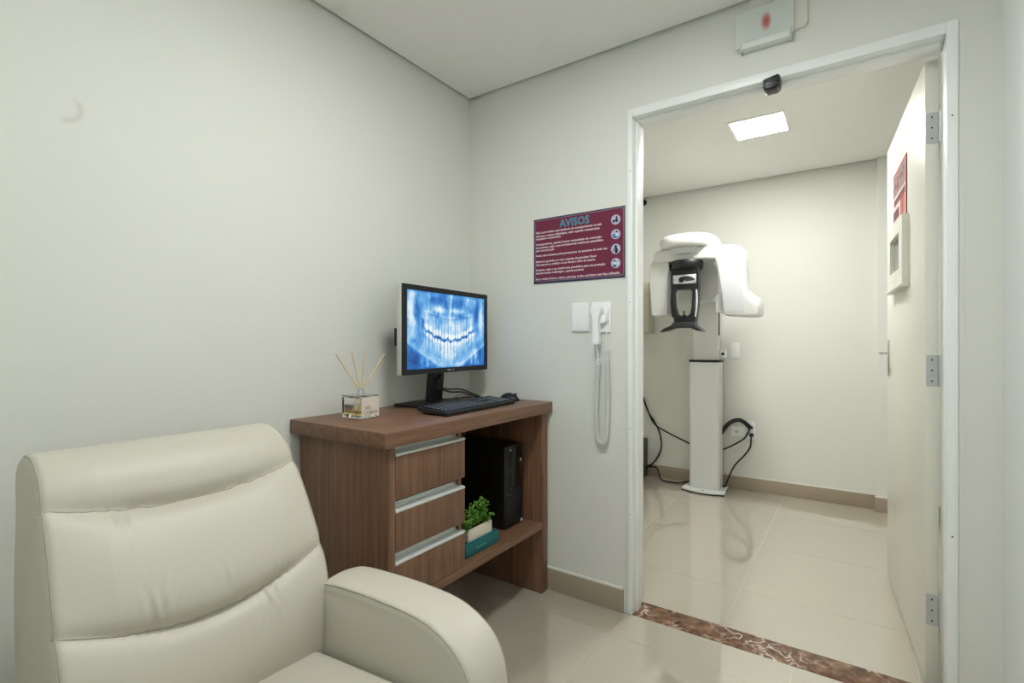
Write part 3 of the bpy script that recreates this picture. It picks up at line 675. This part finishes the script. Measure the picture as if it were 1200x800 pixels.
# ------------------------------------------------------------ switch cover and intercom
def plate(name, x0, x1, z0, z1, y, label, cat, group=None):
    r = root(name, ((x0+x1)/2, y, z0), label, cat, group)
    box('plate', x0, x1, y-.009, y-.0005, z0, z1, whitep, r, bev=.004, seg=3)
    return r
bp_ = plate('cover_plate', .600, .684, 1.190, 1.321, 0, 'blank white wall plate beside the handset', 'wall plate')
prism('plate_face', rrect(.606, .678, 1.196, 1.315, .006), -.0115, -.009, 'xz', whitep, bp_, bev=.0012)
ic = root('intercom', (.745, 0, 1.13), 'white handset intercom with coiled cord on wall below the sign', 'phone')
box('wall_plate', .700, .790, -.010, -.0005, 1.186, 1.319, whitep, ic, bev=.004, seg=3)
box('cradle', .728, .772, -.030, -.010, 1.225, 1.262, whitep, ic, bev=.005)
box('hook_switch', .766, .782, -.026, -.010, 1.235, 1.290, whitep, ic, bev=.004)
hs = [(.708,1.302),(.716,1.306),(.745,1.302),(.755,1.296),(.759,1.27),(.760,1.22),(.756,1.175),(.748,1.145),(.738,1.136),(.728,1.14),(.722,1.16),(.720,1.20),(.716,1.25)]
hsx = [(-.019,.170),(-.013,.176),(.013,.176),(.019,.170),(.0195,.150),(.014,.125),(.012,.085),(.014,.050),(.018,.030),(.018,.006),(.012,0),(-.012,0),(-.018,.006),(-.018,.030),(-.014,.050),(-.012,.085),(-.014,.125),(-.0195,.150)]
pts = [(p.x, p.y) for p in spline([(a, b, 0) for a, b in hsx], 4, closed=True)]
prism('handset', [(.740+a*(.72+.40*b/.17), 1.134+b*.92) for a, b in pts], -.062, -.028, 'xz', whitep, ic, bev=.009, seg=4)
def cord(path, name, coil=.0085, wire=.0026, pitch=.0060, straight=None):
    P = spline(path, 24); Ls = [0.]
    for i in range(1, len(P)): Ls.append(Ls[-1]+(P[i]-P[i-1]).length)
    tot = Ls[-1]; n = int(tot/pitch*9); out = []
    arr = np.array([tuple(p) for p in P])
    for k in range(n):
        s = tot*k/(n-1); c = Vector([np.interp(s, Ls, arr[:,j]) for j in range(3)]); c2 = Vector([np.interp(min(tot, s+.003), Ls, arr[:,j]) for j in range(3)]); c1_ = Vector([np.interp(max(0, s-.003), Ls, arr[:,j]) for j in range(3)])
        t = (c2-c1_).normalized(); y_ = Vector((0,1,0)); x_ = t.cross(y_).normalized(); a = 2*math.pi*s/pitch
        out.append(c+(x_*math.cos(a)+y_*math.sin(a))*coil)
    return tube(name, out, wire, cord_m, ic, seg=5)
cord([(.742,-.030,1.07),(.734,-.026,.98),(.729,-.024,.86),(.730,-.022,.76),(.737,-.022,.722),(.753,-.021,.708),(.770,-.022,.722),(.778,-.022,.77),(.781,-.022,.90),(.779,-.022,1.02),(.776,-.022,1.115)], 'coiled_cord')
tube('cord_lead', spline([(.738,-.045,1.137),(.741,-.040,1.10),(.743,-.031,1.065)], 5), .003, cord_m, ic, seg=8)
tube('cord_lead', spline([(.776,-.022,1.11),(.774,-.016,1.15),(.768,-.009,1.19)], 5), .003, cord_m, ic, seg=8)

# ------------------------------------------------------------ emergency light over the door
em = root('emergency_light', (1.395, 0, 2.205), 'clear acrylic emergency light plate with red mark above the doorway', 'light')
prism('back_plate', rrect(1.315, 1.520, 2.24, 2.352, .02), -.010, -.0005, 'xz', mat('back_plate', srgb(222,221,212), .6), em, bev=.003)
ac = bpy.data.materials.new('frosted_acrylic'); ac.use_nodes = True; nt = ac.node_tree; b = nt.nodes['Principled BSDF']
b.inputs['Base Color'].default_value = srgb(240,249,244); b.inputs['Roughness'].default_value = .45; b.inputs['Transmission Weight'].default_value = .75; b.inputs['IOR'].default_value = 1.15
geo = nt.nodes.new('ShaderNodeNewGeometry'); vm = nt.nodes.new('ShaderNodeVectorMath'); vm.operation = 'SUBTRACT'; vm.inputs[1].default_value = (1.392, 0, 2.293)
nt.links.new(geo.outputs['Position'], vm.inputs[0]); v2 = nt.nodes.new('ShaderNodeVectorMath'); v2.operation = 'MULTIPLY'; v2.inputs[1].default_value = (50, 0, 26); nt.links.new(vm.outputs[0], v2.inputs[0])
l_ = nt.nodes.new('ShaderNodeVectorMath'); l_.operation = 'LENGTH'; nt.links.new(v2.outputs[0], l_.inputs[0])
rr_ = ramp(nt, [(0, srgb(206,88,84)), (.45, srgb(214,140,134)), (1.0, srgb(240,249,244))]); nt.links.new(l_.outputs['Value'], rr_.inputs[0]); nt.links.new(rr_.outputs[0], b.inputs['Base Color'])
rt = ramp(nt, [(.3, (.0,.0,.0,1)), (1.0, (.0,.0,.0,1))]); nt.links.new(l_.outputs['Value'], rt.inputs[0]); nt.links.new(rt.outputs[0], b.inputs['Transmission Weight']); b.inputs['Alpha'].default_value = .55
prism('acrylic_plate', rrect(1.290, 1.478, 2.225, 2.352, .004), -.026, -.022, 'xz', ac, em)
box('lamp_bar', 1.312, 1.466, -.036, -.0005, 2.211, 2.234, mat('lamp_bar', srgb(228,232,228), .5), em, bev=.003)
box('end_cap', 1.306, 1.312, -.034, -.002, 2.206, 2.234, mat('end_cap', srgb(206,208,200), .5), em, bev=.001)
box('end_cap', 1.466, 1.472, -.034, -.002, 2.206, 2.244, mat('end_cap'), em, bev=.001)

# ------------------------------------------------------------ taped sensor under the header
ts = root('door_sensor', (1.41, -.01, 2.045), 'small sensor wrapped in black tape under the door header', 'sensor')
prism('taped_body', [(1.382,2.056),(1.390,2.046),(1.425,2.046),(1.435,2.056),(1.436,2.0865),(1.430,2.094),(1.384,2.0865)], -.030, .028, 'xz', mat('black_tape', srgb(26,28,32), .35, bump=.5, bscale=60), ts, bev=.006)
for k in range(3): prism('tape_fold', [(1.381, 2.055+k*.011), (1.437, 2.060+k*.010), (1.437, 2.064+k*.010), (1.381, 2.059+k*.011)], -.0318, -.029, 'xz', mat('tape_fold', srgb(52,55,62), .3), ts, bev=.001)

# ------------------------------------------------------------ door warning sign
ds = root('door_sign', LF(.525, 0, 1.645), 'red and white warning sign on the open door above its viewing window', 'sign')
RED = mat('sign_red', srgb(150,36,40), .4); PALE = mat('sign_pale', srgb(226,206,200), .45); GREY = mat('sign_greyrose', srgb(150,118,118), .45); DKR = mat('sign_darkred', srgb(104,36,44), .45)
# s runs towards the hinge: 0 = far edge as read from the left
def DS(a, n, z): return LF(.70-a, n, z)
box('board', 0, .35, .0005, .003, 1.645, 1.888, RED, ds, xf=DS)
box('lower_field', .012, .338, .003, .0035, 1.657, 1.876, PALE, ds, xf=DS)
box('upper_field', .012, .325, .0035, .004, 1.785, 1.876, GREY, ds, xf=DS)
box('band', .035, .325, .0035, .004, 1.742, 1.770, DKR, ds, xf=DS)
box('notice_block', .020, .170, .0035, .004, 1.680, 1.722, DKR, ds, xf=DS)
for (a, z, r) in ((.035, 1.815, .010), (.075, 1.825, .012), (.215, 1.838, .014), (.265, 1.832, .012), (.295, 1.85, .009)):
    prism('printed_mark', circ(a, z, r, 8, 1.1, 1), .004, .0044, 'xz', DKR, ds, xf=lambda a_, n_, z_: DS(a_, n_, z_))
for k in range(3):
    an = math.radians(90+120*k); pts = [(.135+.008*math.cos(an-.5), 1.828+.008*math.sin(an-.5))]+[(.135+.030*math.cos(an+t), 1.828+.030*math.sin(an+t)) for t in np.linspace(-.5, .5, 6)]+[(.135+.008*math.cos(an+.5), 1.828+.008*math.sin(an+.5))]
    prism('radiation_blade', pts, .004, .0044, 'xz', DKR, ds, xf=DS)
for (a, h0, h1) in ((.225, 1.672, 1.745), (.262, 1.665, 1.752), (.300, 1.664, 1.745)):
    box('red_bar', a-.010, a+.010, .0035, .0046, h0, h1, mat('bright_red', srgb(196,44,40), .4), ds, xf=DS)

# ------------------------------------------------------------ panoramic x-ray machine
xm = root('xray_machine', (.69, 2.03, 0), 'white panoramic dental x-ray machine on a floor column with rotating head', 'x-ray machine')
bpts = [(.535,1.945)] + [(.535+(.852-.535)*t, 1.945-.045*math.sin(math.pi*t)**.9) for t in np.linspace(.08, .92, 12)] + [(.852,1.945),(.835,2.15),(.545,2.15)]
fb = prism('base_plate', bpts, .008, .024, 'xy', machine, xm, bev=.003)
prism('base_rim', [(x, y-.002) for x, y in bpts], .001, .008, 'xy', blackp, xm)
lathe('base_bolt', [(.010,0),(.010,.004),(.006,.006)], (.70, 1.926, .0235), steel, xm, seg=12)
prism('lower_column', rrect(.582, .802, 1.985, 2.145, .022), .024, .995, 'xy', machine, xm, bev=.003)
prism('column_collar', rrect(.578, .806, 1.981, 2.149, .022), .995, 1.010, 'xy', blackp, xm)
prism('upper_column', rrect(.607, .788, 2.00, 2.13, .016), 1.010, 1.78, 'xy', machine, xm, bev=.003)
box('column_track', .788, .790, 2.03, 2.08, 1.20, 1.40, blackp, xm)
prism('carriage', [(.55,1.455),(.565,1.445),(.80,1.445),(.845,1.50),(.845,1.72),(.83,1.74),(.565,1.74),(.55,1.72)], 1.78, 2.02, 'xz', machine, xm, bev=.012)
# overhead cap reaching from column to rotation axis
capo = [(.50,1.62),(.495,1.55),(.53,1.475),(.60,1.44),(.72,1.44),(.80,1.475),(.86,1.56),(.87,1.70),(.84,1.90),(.82,2.04),(.57,2.04),(.54,1.90)]
cps = [(p.x, p.y) for p in spline([(a, b, 0) for a, b in capo], 5, closed=True)]
bm = bmesh.new(); nC = len(cps); cxy = np.mean(cps, axis=0); layers = [(1.803,.93),(1.809,.97),(1.830,1.0),(1.855,.995),(1.872,.965),(1.886,.90),(1.896,.80),(1.901,.62),(1.903,.3)]
rg = [[bm.verts.new((cxy[0]+(x-cxy[0])*s, cxy[1]+(y-cxy[1])*s, z)) for x, y in cps] for z, s in layers]
for a in range(len(rg)-1):
    for i in range(nC): bm.faces.new((rg[a][i], rg[a][(i+1) % nC], rg[a+1][(i+1) % nC], rg[a+1][i]))
bm.faces.new(rg[0]); bm.faces.new(rg[-1])
frombm('overhead_cap', bm, machine, xm, smooth=True, flat_angle=60)
lathe('rotor', [(.13,0),(.135,.01),(.135,.05),(.12,.062)], (.675, 1.62, 1.758), machine_g, xm, seg=32)
# rotating arm: beam with tube side and sensor side
beam = [(.452,1.725),(.452,1.775),(.468,1.795),(.50,1.801),(.87,1.803),(.98,1.792),(1.03,1.775),(1.046,1.755),(1.052,1.70),(1.058,1.60),(1.066,1.49),(1.088,1.468),(1.130,1.440),(1.148,1.40),(1.144,1.325),(1.130,1.314),(1.06,1.314),(.94,1.326),(.925,1.345),(.910,1.50),(.884,1.66),(.872,1.705),(.80,1.712),(.47,1.715)]
prism('rotating_arm', beam, 1.52, 1.72, 'xz', machine, xm, bev=.014, seg=3, ang=35)
prism('tube_front_panel', [(.886,1.738),(1.036,1.733),(1.058,1.345),(.938,1.349)], 1.5175, 1.522, 'xz', machine_g, xm, bev=.001)
prism('collimator', [(.872,1.350),(.872,1.455),(.885,1.475),(.925,1.482),(.945,1.335)], 1.56, 1.68, 'xz', machine_g, xm, bev=.006)
prism('sensor_housing', [(.418,1.645),(.425,1.70),(.452,1.742),(.560,1.735),(.566,1.66),(.558,1.62),(.556,1.345),(.546,1.336),(.446,1.336),(.438,1.345)], 1.535, 1.69, 'xz', machine, xm, bev=.008)
prism('sensor_face', [(.506,1.60),(.530,1.632),(.568,1.64),(.568,1.345),(.510,1.345)], 1.545, 1.68, 'xz', machine_g, xm, bev=.008)
box('sensor_window', .556, .580, 1.55, 1.60, 1.655, 1.70, blackp, xm, bev=.004)
# black patient head support
hs_ = root('head_support', (.675, 1.55, 1.21)); hs_.parent = xm; hs_.location = Vector((.675, 1.55, 1.21))-Vector((.69, 2.03, 0)); hs_['label'] = 'black head support with temple rests'
YS0, YS1 = 1.50, 1.56
lathe('support_drum', [(.100,0),(.106,.008),(.106,.052),(.10,.06)], (.682, 1.57, 1.655), blackp, hs_, seg=32)
outer = [(.592,1.66),(.772,1.66),(.774,1.52),(.770,1.40),(.752,1.275),(.742,1.255),(.622,1.255),(.612,1.275),(.598,1.40),(.590,1.52)]
inner = [(.606,1.49),(.618,1.512),(.722,1.512),(.734,1.49),(.732,1.40),(.722,1.345),(.705,1.328),(.650,1.328),(.628,1.345),(.612,1.40)]
slot = [(.745,1.495),(.760,1.495),(.758,1.40),(.745,1.345),(.736,1.345),(.742,1.40)]
def ringprism(name, loops, y0, y1, m, parent):
    bm = bmesh.new(); polys = []
    for y in (y0, y1):
        rings_ = [[bm.verts.new((a, y, c)) for a, c in lp] for lp in loops]; polys.append(rings_)
        es = []
        for L_ in rings_:
            for i in range(len(L_)): es.append(bm.edges.new((L_[i], L_[(i+1) % len(L_)])))
        bmesh.ops.triangle_fill(bm, edges=es, use_beauty=True)
    for j in range(len(loops)):
        A, B = polys[0][j], polys[1][j]; n = len(A)
        for i in range(n): bm.faces.new((A[i], A[(i+1) % n], B[(i+1) % n], B[i]))
    return frombm(name, bm, m, parent)
ringprism('support_frame', [outer, inner, slot], YS0, YS1, blackp, hs_)
box('control_panel', .604, .760, YS0-.003, YS0, 1.550, 1.612, mat('panel_silver', srgb(204,208,208), .4), hs_, bev=.001)
prism('control_arc', [(.690,1.566)]+[(.690+.062*math.cos(t), 1.566+.036*math.sin(t)) for t in np.linspace(math.pi/2+.5, .1, 12)], YS0-.0045, YS0-.003, 'xz', darkgrey, hs_)
lathe('control_knob', [(.018,0),(.018,-.010),(.014,-.013)], (.664, YS0-.003, 1.578), gloss_black, hs_, seg=20, axis='y')
for dx_, dz_ in ((.612,1.558),(.612,1.580),(.752,1.558),(.746,1.580)): lathe('control_button', [(.004,0),(.004,-.002),(.002,-.002)], (dx_, YS0-.003, dz_), darkgrey, hs_, seg=10, axis='y')
for sx_, x_ in ((-1, .600), (1, .764)):
    tube('temple_rod', spline([(x_, YS0-.012, 1.505), (x_+.004*sx_, YS0-.014, 1.42), (x_-.006*sx_, YS0-.012, 1.32)], 5), .006, machine_g if sx_ > 0 else blackp, hs_, seg=8)
    for k in range(7): lathe('ratchet_tooth', [(.008,0),(.008,.008)], (x_-.026*(sx_ > 0)*sx_, YS0-.001, 1.36+k*.018), darkgrey, hs_, seg=8)
tube('bite_rod', [(.681, YS0-.005, 1.27), (.681, YS0-.005, 1.362)], .0045, blackp, hs_, seg=8)
box('bite_block', .668, .694, YS0-.012, YS0+.01, 1.322, 1.336, darkgrey, hs_, bev=.003)
chin = [(.512,1.217),(.54,1.242),(.59,1.262),(.61,1.285),(.752,1.285),(.760,1.262),(.785,1.242),(.808,1.218),(.765,1.226),(.72,1.246),(.62,1.246),(.57,1.228)]
prism('chin_rest', chin, YS0-.02, YS1+.01, 'xz', darkgrey, hs_, bev=.006)
# cables of the machine
def cable(pts, r, label, parent=xm):
    o = tube('cable', spline(pts, 8), r, rubber, parent, seg=8); o['label'] = label
    if not parent: o['category'] = 'cable'
    return o
cable([(.125,2.20,.70),(.184,2.195,.552),(.244,2.19,.448),(.36,2.185,.388),(.575,2.16,.31)], .0065, 'black cable sagging from the left edge to the machine column')
cable([(.118,2.21,.70),(.176,2.205,.556),(.24,2.205,.46),(.286,2.20,.36),(.294,2.20,.25),(.25,2.20,.15),(.19,2.20,.086),(.12,2.17,.06)], .0065, 'black cable curling down beside the wall to the floor box')
cable([(.12,2.165,.075),(.20,2.16,.088),(.268,2.15,.092),(.295,2.14,.05),(.33,2.10,.012),(.43,2.08,.0075),(.50,2.10,.012),(.555,2.12,.030)], .0065, 'black cable running along the floor to the machine base')
cable([(.785,2.10,.43),(.84,2.145,.515),(.90,2.17,.545),(.945,2.18,.53),(.985,2.20,.487)], .0165, 'thick black cable bundle arching from the column to the outlet')
cable([(.785,2.13,.305),(.82,2.14,.32),(.88,2.17,.355),(.94,2.19,.40),(.97,2.20,.45),(.982,2.19,.48),(1.0,2.212,.49)], .006, 'thin black cable looping from the outlet back to the column')
cable([(.990,2.205,.432),(.992,2.19,.40),(.985,2.185,.34),(.95,2.18,.28),(.88,2.16,.19),(.84,2.13,.09),(.82,2.12,.03),(.80,2.12,.031)], .006, 'black power cord dropping from the outlet to the machine base')

# ------------------------------------------------------------ far room fittings
def outlet(name, x0, x1, z0, z1, label, holes=(), cat='outlet', group=None):
    r = plate(name, x0, x1, z0, z1, Y2, label, cat, group)
    for (hx, hz) in holes:
        s_ = lathe('socket', [(.018,0),(.018,-.0025),(.014,-.0025)], (hx, Y2-.009, hz), mat('socket_grey', srgb(222,222,220), .4), r, seg=6, axis='y')
        boxes('pin_hole', [(hx+k*.009-.002, hx+k*.009+.002, Y2-.0122, Y2-.0114, hz-.002, hz+.002) for k in (-1, 0, 1)], darkgrey, r)
    return r
outlet('power_outlet', .955, 1.018, .398, .535, 'white double power outlet with plugs to the right of the column', ((.986, .49), (.986, .43)))
lathe('plug', [(.016,0),(.017,-.012),(.010,-.034)], (.992, Y2-.012, .432), blackp, None, seg=16, axis='y'); tag(bpy.data.objects['plug'], 'black plug in the lower socket of the power outlet', 'plug')
outlet('power_outlet', .845, .945, .408, .486, 'flat white outlet plate behind the thick black cable', ((.885, .447),))
sw = outlet('wall_switch', .838, .905, 1.022, 1.143, 'white wall switch plate right of the machine column', (), 'switch')
prism('rocker', rrect(.852, .891, 1.045, 1.12, .004), Y2-.012, Y2-.009, 'xz', whitep, sw, bev=.001)
es_ = root('column_switch', (.80, 2.10, 1.03), 'small white keyed switch box on the back of the column', 'switch')
box('switch_body', .792, .832, 2.08, 2.12, 1.03, 1.085, whitep, es_, bev=.004)
lathe('key_lock', [(.011,0),(.011,-.006),(.006,-.008)], (.812, 2.08, 1.058), darkgrey, es_, seg=16, axis='y')
wb = root('wall_box', (.13, 2.1, 1.214), 'beige metal box hung on the wall at the left of the machine', 'box')
box('box_body', .02, .224, 2.10, 2.229, 1.225, 1.655, mat('box_beige', srgb(206,202,186), .5), wb, bev=.006)
box('box_door', .024, .220, 2.090, 2.10, 1.230, 1.650, mat('box_beige'), wb, bev=.004)
fbx = root('floor_box', (.11, 2.13, 0), 'dark grey box standing on the floor at left edge of the x-ray room', 'box')
box('housing', .02, .178, 2.03, 2.20, .012, .325, mat('box_dark', srgb(70,72,70), .5), fbx, bev=.005)
box('front_cover', .03, .168, 2.022, 2.03, .03, .31, darkgrey, fbx, bev=.003)
for fx, fy in ((.04, 2.05), (.16, 2.05), (.04, 2.18), (.16, 2.18)): lathe('foot', [(.010,.001),(.010,.012)], (fx, fy, 0), rubber, fbx, seg=10)
cm = root('security_camera', (.10, 2.229, 2.36), 'small black dome camera high on the wall beyond the doorway', 'camera')
lathe('camera_mount', [(.028,0),(.028,-.012),(.022,-.016)], (.132, 2.2295, 2.362), blackp, cm, seg=20, axis='y')
bm = bmesh.new(); bmesh.ops.create_uvsphere(bm, u_segments=20, v_segments=12, radius=.030)
for v in bm.verts: v.co = Vector((v.co.x*1.1+.139, v.co.y*1.2+2.19, v.co.z*.8+2.354))
frombm('camera_body', bm, gloss_black, cm, smooth=True)
lathe('lens', [(.012,0),(.012,-.006),(.008,-.008)], (.142, 2.158, 2.346), darkgrey, cm, seg=16, axis='y')
